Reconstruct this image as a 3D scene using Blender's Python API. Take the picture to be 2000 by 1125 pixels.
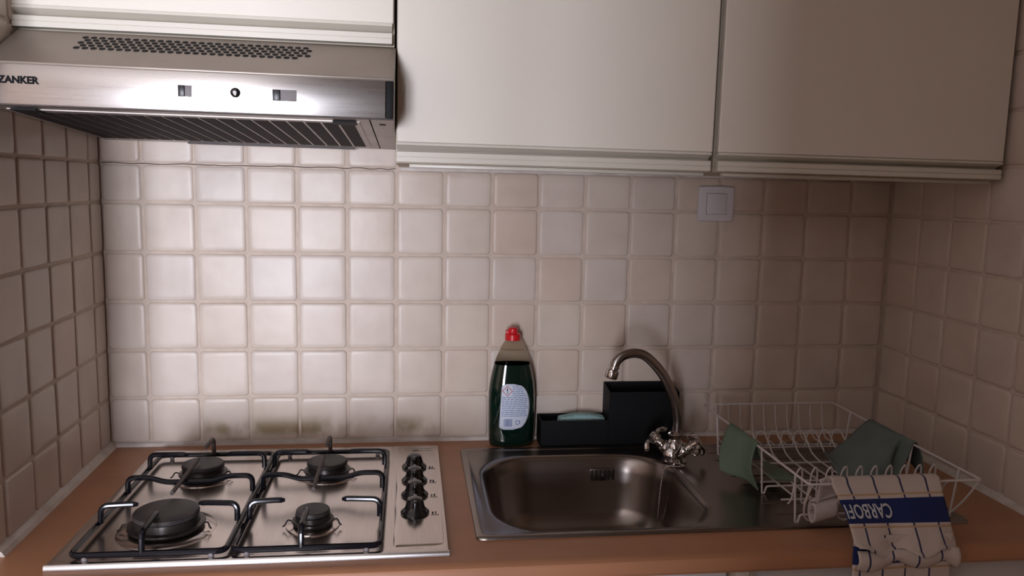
import bpy, bmesh, math, random
from mathutils import Vector, Matrix
random.seed(7)
for o in list(bpy.data.objects): bpy.data.objects.remove(o)
S = bpy.context.scene
C = S.collection
PI = math.pi
ZC = 0.90            # worktop height above the floor; everything below is modelled with the worktop at z = 0

# ---------------------------------------------------------------- camera
cam_d = bpy.data.cameras.new('camera'); cam = bpy.data.objects.new('camera', cam_d); C.objects.link(cam)
cam_d.sensor_width = 36.0; cam_d.lens = 1565.79/2000*36; cam_d.clip_start = 0.02
yaw, pitch, roll = 0.1275, -0.1268, 0.0207
fw = Vector((math.sin(yaw)*math.cos(pitch), math.cos(yaw)*math.cos(pitch), math.sin(pitch)))
rt = Vector((math.cos(yaw), -math.sin(yaw), 0)); up = rt.cross(fw)
rt2 = rt*math.cos(roll)+up*math.sin(roll); up2 = -rt*math.sin(roll)+up*math.cos(roll)
M = Matrix((rt2, up2, -fw)).transposed().to_4x4()
M.translation = Vector((0.6298, -1.6864, 0.5498+ZC))
cam.matrix_world = M
S.camera = cam

# ---------------------------------------------------------------- world, daylight, exposure
w = bpy.data.worlds.new('world'); S.world = w; w.use_nodes = True
bgn = w.node_tree.nodes['Background']; bgn.inputs[0].default_value = (0.75, 0.85, 1.0, 1); bgn.inputs[1].default_value = 0.25
S.view_settings.view_transform = 'Standard'; S.view_settings.look = 'None'
S.view_settings.gamma = 1.0; S.view_settings.use_curve_mapping = False
S.view_settings.exposure = -0.12
WIN = (-1.05, 0.35, -0.85, 0.95)      # daylight opening of the room behind the camera: x0, x1, z0, z1
WY = -5.5
ld = bpy.data.lights.new('window_daylight', 'AREA'); lo = bpy.data.objects.new('window_daylight', ld); C.objects.link(lo)
ld.shape = 'RECTANGLE'; ld.size = WIN[1]-WIN[0]; ld.size_y = WIN[3]-WIN[2]
ld.energy = 395; ld.color = (0.86, 0.885, 1.0)
lo.location = ((WIN[0]+WIN[1])/2, WY-0.14, (WIN[2]+WIN[3])/2+ZC); lo.rotation_euler = (PI/2, 0, 0)

# ---------------------------------------------------------------- materials
MATS = {}
def mat(name, col, rough=0.5, metal=0.0, noise=None, bump=None, coat=0.0, spec=None, trans=0.0, ior=None, stretch=None, rough_noise=None):
    m = bpy.data.materials.new(name); m.use_nodes = True
    nt = m.node_tree; b = nt.nodes['Principled BSDF']
    b.inputs['Base Color'].default_value = (*col, 1); b.inputs['Roughness'].default_value = rough
    b.inputs['Metallic'].default_value = metal; b.inputs['Coat Weight'].default_value = coat
    if spec is not None: b.inputs['Specular IOR Level'].default_value = spec
    if trans: b.inputs['Transmission Weight'].default_value = trans
    if ior: b.inputs['IOR'].default_value = ior
    def tex(scale, detail=3):
        tc = nt.nodes.new('ShaderNodeTexCoord'); mp = nt.nodes.new('ShaderNodeMapping')
        mp.inputs['Scale'].default_value = stretch or (1, 1, 1)
        n = nt.nodes.new('ShaderNodeTexNoise'); n.inputs['Scale'].default_value = scale; n.inputs['Detail'].default_value = detail
        nt.links.new(tc.outputs['Object'], mp.inputs['Vector']); nt.links.new(mp.outputs[0], n.inputs['Vector'])
        return n
    if noise:                                     # (scale, second colour)
        n = tex(noise[0]); mx = nt.nodes.new('ShaderNodeMix'); mx.data_type = 'RGBA'
        mx.inputs['A'].default_value = (*col, 1); mx.inputs['B'].default_value = (*noise[1], 1)
        rp = nt.nodes.new('ShaderNodeMapRange'); rp.inputs['From Min'].default_value = 0.35; rp.inputs['From Max'].default_value = 0.68
        nt.links.new(n.outputs['Fac'], rp.inputs['Value']); nt.links.new(rp.outputs[0], mx.inputs['Factor'])
        nt.links.new(mx.outputs['Result'], b.inputs['Base Color'])
    if bump:                                      # (scale, strength, distance)
        n = tex(bump[0]); bp = nt.nodes.new('ShaderNodeBump'); bp.inputs['Strength'].default_value = bump[1]; bp.inputs['Distance'].default_value = bump[2]
        nt.links.new(n.outputs['Fac'], bp.inputs['Height']); nt.links.new(bp.outputs[0], b.inputs['Normal'])
    if rough_noise:
        n = tex(rough_noise[0]); rp = nt.nodes.new('ShaderNodeMapRange')
        rp.inputs['To Min'].default_value = rough_noise[1]; rp.inputs['To Max'].default_value = rough_noise[2]
        nt.links.new(n.outputs['Fac'], rp.inputs['Value']); nt.links.new(rp.outputs[0], b.inputs['Roughness'])
    MATS[name] = m
    return m

def tile_material():
    m = bpy.data.materials.new('glazed_tile'); m.use_nodes = True
    nt = m.node_tree; N = nt.nodes; L = nt.links; b = N['Principled BSDF']
    oi = N.new('ShaderNodeObjectInfo'); cr = N.new('ShaderNodeValToRGB')
    e = cr.color_ramp.elements
    e[0].position = 0; e[0].color = (0.655, 0.555, 0.47, 1); e[1].position = 1; e[1].color = (0.635, 0.51, 0.43, 1)
    k = e.new(0.45); k.color = (0.63, 0.545, 0.485, 1); k = e.new(0.8); k.color = (0.645, 0.545, 0.465, 1)
    L.new(oi.outputs['Random'], cr.inputs['Fac'])
    g = N.new('ShaderNodeNewGeometry')
    n1 = N.new('ShaderNodeTexNoise'); n1.inputs['Scale'].default_value = 11; n1.inputs['Detail'].default_value = 3; L.new(g.outputs['Position'], n1.inputs['Vector'])
    mx = N.new('ShaderNodeMix'); mx.data_type = 'RGBA'; mx.blend_type = 'MULTIPLY'
    cr2 = N.new('ShaderNodeValToRGB'); cr2.color_ramp.elements[0].color = (0.9, 0.88, 0.87, 1); cr2.color_ramp.elements[0].position = .3
    cr2.color_ramp.elements[1].color = (1, 1, 1, 1); cr2.color_ramp.elements[1].position = .6
    L.new(n1.outputs['Fac'], cr2.inputs['Fac']); mx.inputs['Factor'].default_value = 1
    L.new(cr.outputs['Color'], mx.inputs['A']); L.new(cr2.outputs['Color'], mx.inputs['B'])
    # grease splashed on the lowest row behind the burners
    sp = N.new('ShaderNodeSeparateXYZ'); L.new(g.outputs['Position'], sp.inputs[0])
    def rng(sock, a, bb, lo_, hi):
        r = N.new('ShaderNodeMapRange'); r.interpolation_type = 'SMOOTHSTEP'; r.inputs['From Min'].default_value = a; r.inputs['From Max'].default_value = bb
        r.inputs['To Min'].default_value = lo_; r.inputs['To Max'].default_value = hi; L.new(sock, r.inputs['Value']); return r.outputs[0]
    def mul(a, bb):
        q = N.new('ShaderNodeMath'); q.operation = 'MULTIPLY'; L.new(a, q.inputs[0]); L.new(bb, q.inputs[1]); return q.outputs[0]
    mp = N.new('ShaderNodeMapping'); mp.inputs['Scale'].default_value = (16, 1, 9); L.new(g.outputs['Position'], mp.inputs['Vector'])
    n2 = N.new('ShaderNodeTexNoise'); n2.inputs['Scale'].default_value = 1; n2.inputs['Detail'].default_value = 4; L.new(mp.outputs[0], n2.inputs['Vector'])
    f = mul(rng(sp.outputs['Z'], ZC+0.012, ZC+0.03, 0.25, 1), rng(sp.outputs['Z'], ZC+0.03, ZC+0.068, 1, 0))
    f = mul(f, mul(rng(sp.outputs['X'], 0.16, 0.24, 0, 1), rng(sp.outputs['X'], 0.62, 0.74, 1, 0)))
    f = mul(f, rng(n2.outputs['Fac'], 0.40, 0.60, 0.05, 0.95))
    f = mul(f, rng(sp.outputs['Y'], -0.05, -0.02, 0, 1))
    m2 = N.new('ShaderNodeMix'); m2.data_type = 'RGBA'; m2.inputs['B'].default_value = (0.27, 0.2, 0.115, 1)
    L.new(f, m2.inputs['Factor']); L.new(mx.outputs['Result'], m2.inputs['A']); L.new(m2.outputs['Result'], b.inputs['Base Color'])
    b.inputs['Roughness'].default_value = 0.30; b.inputs['Specular IOR Level'].default_value = 0.2
    n3 = N.new('ShaderNodeTexNoise'); n3.inputs['Scale'].default_value = 24; n3.inputs['Detail'].default_value = 2; L.new(g.outputs['Position'], n3.inputs['Vector'])
    bp = N.new('ShaderNodeBump'); bp.inputs['Strength'].default_value = 0.5; bp.inputs['Distance'].default_value = 0.0012
    L.new(n3.outputs['Fac'], bp.inputs['Height']); L.new(bp.outputs[0], b.inputs['Normal'])
    MATS['tile'] = m
tile_material()
mat('grout', (0.62, 0.51, 0.43), 0.9, noise=(30, (0.53, 0.43, 0.36)), bump=(90, .4, .001))
mat('caulk', (0.70, 0.64, 0.60), 0.6, noise=(25, (0.55, 0.48, 0.43)), bump=(60, .4, .001))
mat('plaster', (0.48, 0.40, 0.34), 0.9)
mat('room_wall', (0.33, 0.245, 0.19), 0.9)
mat('white_ceiling', (0.78, 0.74, 0.68), 0.9)
mat('room_floor', (0.22, 0.15, 0.11), 0.7, noise=(3, (0.18, 0.12, 0.085)))
mat('counter', (0.45, 0.215, 0.115), 0.36, spec=.35, noise=(5, (0.41, 0.195, 0.108)), stretch=(1, 4, 4), bump=(300, .06, .0005))
mat('laminate', (0.77, 0.715, 0.625), 0.42, noise=(4, (0.755, 0.70, 0.62)))
mat('carcass', (0.50, 0.43, 0.33), 0.6)
mat('cream_profile', (0.66, 0.62, 0.54), 0.33)
mat('white_front', (0.66, 0.64, 0.64), 0.4)
mat('steel', (0.50, 0.47, 0.45), 0.3, 1.0, stretch=(1, 60, 60), rough_noise=(6, .24, .38), bump=(8, .03, .0005))
mat('hood_steel', (0.62, 0.59, 0.57), 0.26, 1.0, stretch=(1, 40, 40), rough_noise=(8, .25, .31))
mat('hood_top', (0.36, 0.31, 0.27), 0.45, 0.7, noise=(9, (0.31, 0.265, 0.23)))
mat('hood_under', (0.40, 0.36, 0.34), 0.4, 0.8, noise=(14, (0.30, 0.26, 0.24)))
mat('hob_steel', (0.72, 0.655, 0.62), 0.2, 1.0, stretch=(60, 2, 60), rough_noise=(5, .17, .25), noise=(7, (0.66, 0.60, 0.565)))
mat('edge_steel', (0.72, 0.70, 0.70), 0.22, 1.0)
mat('sink_steel', (0.30, 0.26, 0.24), 0.27, 1.0, noise=(4, (0.27, 0.235, 0.215)))
mat('chrome', (0.62, 0.60, 0.59), 0.09, 1.0)
mat('dull_chrome', (0.40, 0.36, 0.34), 0.2, 1.0)
mat('black_enamel', (0.006, 0.006, 0.009), 0.13, spec=.35)
mat('burner_cap', (0.022, 0.02, 0.021), 0.5, noise=(40, (0.05, 0.04, 0.038)), bump=(120, .2, .0006))
mat('burner_body', (0.035, 0.032, 0.032), 0.3, 0.6, noise=(30, (0.06, 0.05, 0.045)))
mat('burnt_iron', (0.035, 0.025, 0.024), 0.55, noise=(60, (0.07, 0.045, 0.04)))
mat('black_plastic', (0.012, 0.012, 0.014), 0.35)
mat('gloss_black', (0.006, 0.006, 0.007), 0.08, coat=0.5)
mat('printed_black', (0.005, 0.005, 0.006), 0.6, spec=.2, stretch=(1, 1, 200), bump=(6, .15, .0006))
mat('dark_slot', (0.01, 0.009, 0.009), 0.7)
mat('hole', (0.006, 0.004, 0.004), 0.9)
mat('white_plastic', (0.66, 0.62, 0.63), 0.35)
mat('switch_grey', (0.20, 0.18, 0.18), 0.6)
mat('red_cap', (0.62, 0.012, 0.018), 0.28)
mat('print_black', (0.012, 0.012, 0.014), 0.9, spec=.1)
mat('print_grey', (0.3, 0.29, 0.3), 0.6)
mat('print_blue', (0.09, 0.14, 0.36), 0.6)
mat('print_red', (0.5, 0.05, 0.05), 0.6)
mat('label_paper', (0.62, 0.67, 0.78), 0.5)
mat('green_liquid', (0.0015, 0.013, 0.0085), 0.06, coat=0.6)
mat('clear_plastic', (0.80, 0.77, 0.68), 0.05, trans=1.0, ior=1.06)
mat('sponge', (0.34, 0.52, 0.52), 0.95, bump=(260, .9, .002), noise=(80, (0.28, 0.45, 0.46)))
mat('white_wire', (0.66, 0.61, 0.60), 0.35)
mat('green_cloth', (0.155, 0.215, 0.155), 0.95, noise=(25, (0.13, 0.185, 0.135)), bump=(500, .5, .001))
mat('grey_green_cloth', (0.15, 0.185, 0.17), 0.95, noise=(25, (0.13, 0.165, 0.15)), bump=(500, .5, .001))
mat('brass', (0.55, 0.45, 0.33), 0.4, 0.4)

def towel_material():
    m = bpy.data.materials.new('checked_towel'); m.use_nodes = True
    nt = m.node_tree; N = nt.nodes; L = nt.links; b = N['Principled BSDF']; b.inputs['Roughness'].default_value = 0.95
    uv = N.new('ShaderNodeUVMap'); uv.uv_map = 'UVMap'; sp = N.new('ShaderNodeSeparateXYZ'); L.new(uv.outputs[0], sp.inputs[0])
    def math_(op, a, v=None, v2=None):
        q = N.new('ShaderNodeMath'); q.operation = op; L.new(a, q.inputs[0])
        if v is not None:
            if isinstance(v, (int, float)): q.inputs[1].default_value = v
            else: L.new(v, q.inputs[1])
        if v2 is not None: q.inputs[2].default_value = v2
        return q.outputs[0]
    def band(sock, c, hw): return math_('LESS_THAN', math_('ABSOLUTE', math_('SUBTRACT', sock, c)), hw)
    u, v = sp.outputs['X'], sp.outputs['Y']
    fr = math_('FRACT', math_('DIVIDE', math_('ADD', u, 0.09), 0.24))
    stripe = band(fr, 0.955, 0.038)
    nz = N.new('ShaderNodeTexNoise'); nz.inputs['Scale'].default_value = 300; tc = N.new('ShaderNodeTexCoord'); L.new(tc.outputs['Object'], nz.inputs['Vector'])
    cur = None
    def mix(prev, fac, col):
        q = N.new('ShaderNodeMix'); q.data_type = 'RGBA'; L.new(fac, q.inputs['Factor'])
        if prev is None: q.inputs['A'].default_value = (0.60, 0.52, 0.475, 1)
        else: L.new(prev, q.inputs['A'])
        q.inputs['B'].default_value = (*col, 1); return q.outputs['Result']
    cur = mix(None, stripe, (0.045, 0.045, 0.11))
    for c, hw in ((0.265, 0.012), (0.70, 0.012), (1.43, .012)):
        cur = mix(cur, band(v, c, hw), (0.50, 0.33, 0.20))
    cur = mix(cur, band(v, 0.485, 0.165), (0.012, 0.024, 0.115))
    cur = mix(cur, band(v, 1.28, 0.10), (0.012, 0.024, 0.115))
    L.new(cur, b.inputs['Base Color'])
    bp = N.new('ShaderNodeBump'); bp.inputs['Strength'].default_value = 0.5; bp.inputs['Distance'].default_value = 0.001
    L.new(nz.outputs['Fac'], bp.inputs['Height']); L.new(bp.outputs[0], b.inputs['Normal'])
    MATS['towel'] = m
towel_material()
mat('towel_plain', (0.58, 0.52, 0.50), 0.95, bump=(300, .5, .001))
mat('woven_white', (0.62, 0.64, 0.68), 0.9)

# ---------------------------------------------------------------- mesh helpers
def obj(name, bm, m, parent=None, smooth=30, loc=None):
    bmesh.ops.recalc_face_normals(bm, faces=bm.faces[:])
    me = bpy.data.meshes.new(name); bm.to_mesh(me); bm.free()
    me.materials.append(MATS[m] if isinstance(m, str) else m)
    if smooth:
        me.shade_smooth(); me.set_sharp_from_angle(angle=math.radians(smooth))
    o = bpy.data.objects.new(name, me); C.objects.link(o)
    if parent: o.parent = parent
    if loc: o.location = loc
    return o
def tag(o, label, cat, group=None):
    o['label'] = label; o['category'] = cat
    if group: o['group'] = group
    return o
def thing(name, label, cat, loc=(0, 0, 0), group=None):
    o = bpy.data.objects.new(name, None); C.objects.link(o); o.location = loc; o.empty_display_size = 0.05
    return tag(o, label, cat, group)
def struct(o): o['kind'] = 'structure'; return o
def BM(): return bmesh.new()
def box(bm, x0, x1, y0, y1, z0, z1, bev=0.0, seg=2):
    t = bmesh.new(); bmesh.ops.create_cube(t, size=1)
    for v in t.verts: v.co = Vector(((x0+x1)/2+v.co.x*(x1-x0), (y0+y1)/2+v.co.y*(y1-y0), (z0+z1)/2+v.co.z*(z1-z0)))
    if bev: bmesh.ops.bevel(t, geom=t.edges[:], offset=bev, segments=seg, affect='EDGES', profile=0.5)
    me = bpy.data.meshes.new('t'); t.to_mesh(me); t.free(); bm.from_mesh(me); bpy.data.meshes.remove(me)
    return bm
def bx(*a, **k): return box(BM(), *a, **k)
def fillet(pts, r, n=5, closed=False):
    pts = [Vector(p) for p in pts]; out = []; N = len(pts)
    for i, p in enumerate(pts):
        if not closed and i in (0, N-1): out.append(p); continue
        a = pts[i-1]-p; b = pts[(i+1) % N]-p
        d = min(r, a.length*0.49, b.length*0.49); A = p+a.normalized()*d; B = p+b.normalized()*d
        for k in range(n+1):
            t = k/n; out.append(A*(1-t)**2+p*2*t*(1-t)+B*t*t)
    return out
def spline(pts, n=6):
    P = [Vector(p) for p in pts]; P = [P[0]*2-P[1]]+P+[P[-1]*2-P[-2]]; out = []
    for i in range(1, len(P)-2):
        for k in range(n):
            t = k/n; a, b, c, d = P[i-1:i+3]
            out.append(0.5*((2*b)+(c-a)*t+(2*a-5*b+4*c-d)*t*t+(3*b-a-3*c+d)*t**3))
    out.append(P[-2]); return out
def tube(bm, pts, r, n=8, closed=False):
    P = [Vector(p) for p in pts]; Q = [P[0]]
    for p in P[1:]:
        if (p-Q[-1]).length > 1e-6: Q.append(p)
    if closed and (Q[0]-Q[-1]).length < 1e-6: Q.pop()
    P = Q; N = len(P); rad = r if isinstance(r, (list, tuple)) else None
    tn = []
    for i in range(N):
        a = P[i-1] if (i or closed) else P[0]; b = P[(i+1) % N] if (i < N-1 or closed) else P[-1]
        tn.append((b-a).normalized())
    ref = Vector((0, 0, 1)) if abs(tn[0].z) < 0.9 else Vector((1, 0, 0))
    nv = (ref-tn[0]*ref.dot(tn[0])).normalized(); rings = []
    for i in range(N):
        nv = (nv-tn[i]*nv.dot(tn[i])).normalized(); bn = tn[i].cross(nv)
        rr = rad[min(i, len(rad)-1)] if rad else r
        rings.append([bm.verts.new(P[i]+(nv*math.cos(2*PI*k/n)+bn*math.sin(2*PI*k/n))*rr) for k in range(n)])
    for i in range(N if closed else N-1):
        A, B = rings[i], rings[(i+1) % N]; off = 0
        if closed and i == N-1:
            off = min(range(n), key=lambda s: (A[0].co-B[s].co).length)
        for k in range(n): bm.faces.new((A[k], A[(k+1) % n], B[(k+1+off) % n], B[(k+off) % n]))
    if not closed: bm.faces.new(rings[0]); bm.faces.new(rings[-1])
    return bm
def lathe(bm, prof, n=32, c=(0, 0, 0), sx=1, sy=1):
    rings = []; c = Vector(c)
    for r, z in prof:
        if r < 1e-5: rings.append([bm.verts.new(c+Vector((0, 0, z)))])
        else: rings.append([bm.verts.new(c+Vector((r*sx*math.cos(2*PI*k/n), r*sy*math.sin(2*PI*k/n), z))) for k in range(n)])
    for A, B in zip(rings, rings[1:]):
        for k in range(n):
            k2 = (k+1) % n
            if len(A) == 1 and len(B) == 1: continue
            if len(A) == 1: bm.faces.new((A[0], B[k], B[k2]))
            elif len(B) == 1: bm.faces.new((A[k], A[k2], B[0]))
            else: bm.faces.new((A[k], A[k2], B[k2], B[k]))
    if len(rings[0]) > 1: bm.faces.new(rings[0])
    if len(rings[-1]) > 1: bm.faces.new(rings[-1])
    return bm
def prism(bm, prof, x0, x1, fn=lambda a, b, x: (x, a, b)):
    A = [bm.verts.new(fn(a, b, x0)) for a, b in prof]; B = [bm.verts.new(fn(a, b, x1)) for a, b in prof]; n = len(prof)
    for k in range(n): bm.faces.new((A[k], A[(k+1) % n], B[(k+1) % n], B[k]))
    bm.faces.new(A); bm.faces.new(B); return bm
def grid(bm, P, uvs=None):
    V = [[bm.verts.new(p) for p in row] for row in P]; lay = bm.loops.layers.uv.new('UVMap') if uvs else None
    for i in range(len(V)-1):
        for j in range(len(V[0])-1):
            f = bm.faces.new((V[i][j], V[i][j+1], V[i+1][j+1], V[i+1][j]))
            if uvs:
                for lp, (a, b) in zip(f.loops, ((i, j), (i, j+1), (i+1, j+1), (i+1, j))): lp[lay].uv = uvs[a][b]
    return bm
def solidify(o, t):
    md = o.modifiers.new('thickness', 'SOLIDIFY'); md.thickness = t; md.offset = 0; return o
def rrect_r(th, x0, x1, y0, y1, r, cx, cy):
    """distance from (cx, cy) along angle th to a rounded rectangle"""
    dx, dy = math.cos(th), math.sin(th); mx, my = (x0+x1)/2, (y0+y1)/2; hx, hy = (x1-x0)/2-r, (y1-y0)/2-r
    def sd(t):
        qx, qy = abs(cx+dx*t-mx)-hx, abs(cy+dy*t-my)-hy
        return math.hypot(max(qx, 0), max(qy, 0))+min(max(qx, qy), 0)-r
    a, b = 0, 3
    for _ in range(40):
        m_ = (a+b)/2
        if sd(m_) > 0: b = m_
        else: a = m_
    return a
def ring_surface(bm, rings, cx, cy, cap=True, nb=96):
    """rings: (x0, x1, y0, y1, r, z) all star-shaped about (cx, cy)"""
    ths = [2*PI*k/nb for k in range(nb)]
    for R_ in (rings[0], rings[-1]):
        for X in R_[:2]:
            for Y in R_[2:4]:
                t = math.atan2(Y-cy, X-cx) % (2*PI); ths += [t-0.012, t-0.004, t, t+0.004, t+0.012]
    ths = sorted(t % (2*PI) for t in ths)
    V = []
    for (x0, x1, y0, y1, r, z) in rings:
        row = []
        for t in ths:
            d = rrect_r(t, x0, x1, y0, y1, r, cx, cy); row.append(bm.verts.new((cx+d*math.cos(t), cy+d*math.sin(t), z)))
        V.append(row)
    n = len(ths)
    for A, B in zip(V, V[1:]):
        for k in range(n): bm.faces.new((A[k], A[(k+1) % n], B[(k+1) % n], B[k]))
    if cap: bm.faces.new(V[-1])
    return bm
def text_mesh(body, size, extrude=0.0002, bold=0.0, sx=1.0):
    cu = bpy.data.curves.new('txt', 'FONT'); cu.body = body; cu.size = size; cu.extrude = extrude; cu.offset = bold; cu.resolution_u = 3
    o = bpy.data.objects.new('txt', cu); C.objects.link(o)
    bpy.context.view_layer.update()
    me = bpy.data.meshes.new_from_object(o.evaluated_get(bpy.context.evaluated_depsgraph_get()))
    bpy.data.objects.remove(o); bpy.data.curves.remove(cu)
    bm = BM(); bm.from_mesh(me); bpy.data.meshes.remove(me)
    for v in bm.verts: v.co.x *= sx
    return bm
def xf(bm, M_): bmesh.ops.transform(bm, matrix=M_, verts=bm.verts[:]); return bm

# ---------------------------------------------------------------- walls and tiles
XL, XR = 0.021, 1.70
ROT_L = -0.030       # the left wall is a little out of square
struct(obj('wall_back', bx(-0.25, 1.9, 0.0015, 0.12, -0.9, 1.6), 'grout', smooth=0)); wall_back = bpy.data.objects['wall_back']
bm = bx(0.0, 0.50, -0.12, -0.0015, -0.9, 1.6)          # local x runs along the wall away from the corner
wall_left = struct(obj('wall_left', bm, 'grout', smooth=0))
wall_left.matrix_world = Matrix.Translation((XL, 0, 0)) @ Matrix.Rotation(-PI/2+0.028, 4, 'Z')
bm = bx(0.0, 1.0, 0.0015, 0.12, -0.9, 1.6)
wall_right = struct(obj('wall_right', bm, 'grout', smooth=0))
wall_right.matrix_world = Matrix.Translation((XR, 0, 0)) @ Matrix.Rotation(-PI/2, 4, 'Z')
TILES = {}
def tile_mesh(wd, ht):
    key = (round(wd, 3), round(ht, 3))
    if key in TILES: return TILES[key]
    bm = BM(); rings = []
    for ins, d in ((0, -0.003), (0, 0.0014), (0.0014, 0.0036), (0.0040, 0.0044), (0.0100, 0.0046)):
        x, z = wd/2-ins, ht/2-ins; c = min(0.0045, 0.3*min(x, z))
        pts = [(x, z-c), (x-c, z), (-x+c, z), (-x, z-c), (-x, -z+c), (-x+c, -z), (x-c, -z), (x, -z+c)]
        rings.append([bm.verts.new((a, -d, b)) for a, b in pts])
    for A, B in zip(rings, rings[1:]):
        for k in range(8): bm.faces.new((A[k], A[(k+1) % 8], B[(k+1) % 8], B[k]))
    bm.faces.new(rings[-1]); bmesh.ops.recalc_face_normals(bm, faces=bm.faces[:])
    me = bpy.data.meshes.new('tile'); bm.to_mesh(me); bm.free(); me.materials.append(MATS['tile']); me.shade_smooth(); me.set_sharp_from_angle(angle=math.radians(50))
    TILES[key] = me; return me
def lay_tiles(wall, us, vs, side=1, face=0.0, g=0.0048, skip=None):
    """side 1: tile faces local -y; side -1: faces local +y"""
    for i in range(len(us)-1):
        for j in range(len(vs)-1):
            u0, u1, v0, v1 = us[i], us[i+1], vs[j], vs[j+1]
            if skip and skip(u0, u1, v0, v1): continue
            wd, ht = abs(u1-u0)-g, v1-v0-g
            if wd < 0.006 or ht < 0.006: continue
            o = bpy.data.objects.new('tile', tile_mesh(wd, ht)); C.objects.link(o); o.parent = wall
            rz = 0 if side == 1 else PI
            o.location = ((u0+u1)/2+random.uniform(-.0006, .0006), side*(face+random.uniform(-.0006, .0006)), (v0+v1)/2+random.uniform(-.0006, .0006))
            o.rotation_euler = (random.uniform(-.009, .009), random.uniform(-.006, .006), rz+random.uniform(-.009, .009))
rows = [0.006, 0.1018, 0.2018, 0.3018, 0.4018, 0.5018, 0.578]
cols = [XL+0.001]+[k*0.1 for k in range(1, 16)]+[1.604, XR-0.002]
lay_tiles(wall_back, cols, rows, face=0.003)
lay_tiles(wall_back, [XL+0.001, .1, .2, .3, .4, .5, .603], [0.579, 0.64], face=0.003)
rows_l = rows[:-1]+[0.580, 0.68, 0.78, 0.88, 0.98]
lay_tiles(wall_left, [0.002]+[0.0625+0.1*k for k in range(5)]+[0.499], rows_l, side=-1, face=0.003)
rows_r = rows[:-1]+[0.6018, 0.7018, 0.8018, 0.9018, 1.0018]
lay_tiles(wall_right, [0.004]+[0.1085+0.1*k for k in range(9)]+[0.99], rows_r, face=0.003)
# sealant beads
bm = prism(BM(), [(0.004, 0), (-0.008, 0), (-0.005, 0.006), (0.004, 0.010)], XL, XR); t1 = struct(obj('trim_1', bm, 'caulk'))
bm = prism(BM(), [(0.004, 0), (-0.013, 0), (-0.009, 0.007), (0.004, 0.014)], 0, 0.50, lambda a, b, x: (x, -a, b)); t2 = struct(obj('trim_2', bm, 'caulk'))
t2.matrix_world = wall_left.matrix_world
bm = prism(BM(), [(0.004, 0), (-0.011, 0), (-0.007, 0.007), (0.004, 0.013)], 0, 0.60); t3 = struct(obj('trim_3', bm, 'caulk'))
t3.matrix_world = wall_right.matrix_world
bm = bx(0.608, XR-0.004, -0.004, 0.002, 0.5755, 0.5835, bev=.001); struct(obj('trim_4', bm, 'caulk'))

rk = random.Random(11); x = XL+.004; pts = []                # cracked joint above the last full tile row
while x < .602: pts.append((x, -.0008, .5785+rk.uniform(-.0012, .0012))); x += rk.uniform(.008, .03)
struct(obj('trim_5', tube(BM(), pts, .0008, 5), 'burnt_iron'))

# rest of the room behind the camera, plus an added light-blocking wall
struct(obj('floor', bx(-2.6, 1.9, -5.6, 0.12, -1.0, -0.9), 'room_floor', smooth=0))
struct(obj('ceiling', bx(-2.6, 1.9, -5.6, 0.12, 1.6, 1.7), 'white_ceiling', smooth=0))
struct(obj('wall_side', bx(-2.7, -2.6, -5.6, 0.12, -0.9, 1.6), 'room_wall', smooth=0))
struct(obj('wall_front_left', bx(-2.6, -0.25, 0.0, 0.12, -0.9, 1.6), 'room_wall', smooth=0))
struct(obj('wall_right_far', bx(XR+0.004, 1.9, -5.6, -1.0, -0.9, 1.6), 'room_wall', smooth=0))
struct(obj('wall_light_blocker', bx(0.35, XR+0.004, -2.60, -2.48, -0.9, 1.6), 'room_wall', smooth=0))  # added unseen wall, placed to keep window daylight off the right side
bm = bx(-2.6, WIN[0], WY-0.1, WY, -0.9, 1.6); box(bm, WIN[1], 1.9, WY-0.1, WY, -0.9, 1.6)
box(bm, WIN[0], WIN[1], WY-0.1, WY, WIN[3], 1.6); box(bm, WIN[0], WIN[1], WY-0.1, WY, -0.9, WIN[2])
struct(obj('wall_rear', bm, 'room_wall', smooth=0))
wn = BM(); xm = (WIN[0]+WIN[1])/2
for a, b in ((WIN[0], WIN[0]+.05), (xm-.04, xm+.04), (WIN[1]-.05, WIN[1])): box(wn, a, b, WY-.07, WY-.02, WIN[2], WIN[3])
for a, b in ((WIN[2], WIN[2]+.06), (WIN[3]-.05, WIN[3])): box(wn, WIN[0], WIN[1], WY-.07, WY-.02, a, b)
struct(obj('window_1', wn, 'white_plastic', smooth=0))

# ---------------------------------------------------------------- worktop
YF = -0.585
def worktop():
    bm = BM(); xs = [0.03, 0.752, 1.172, XR-0.001]; ys = [0.003, -0.088, -0.487, -0.570]; t = 0.03
    for i in range(3):
        for j in range(3):
            if i == 1 and j == 1: continue
            x0 = xs[i]
            box(bm, x0, xs[i+1], ys[j+1], ys[j], -t, 0)
    prof = [(-0.570, 0), (-0.577, -0.0006), (-0.583, -0.004), (YF-.001, -0.010), (YF-.001, -0.022), (-0.583, -0.027), (-0.577, -t), (-0.570, -t)]
    prism(bm, prof, 0.03, XR-0.001)
    return bm
tag(obj('worktop', worktop(), 'counter'), 'brown laminate kitchen worktop with a rounded front edge', 'worktop')

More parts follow.
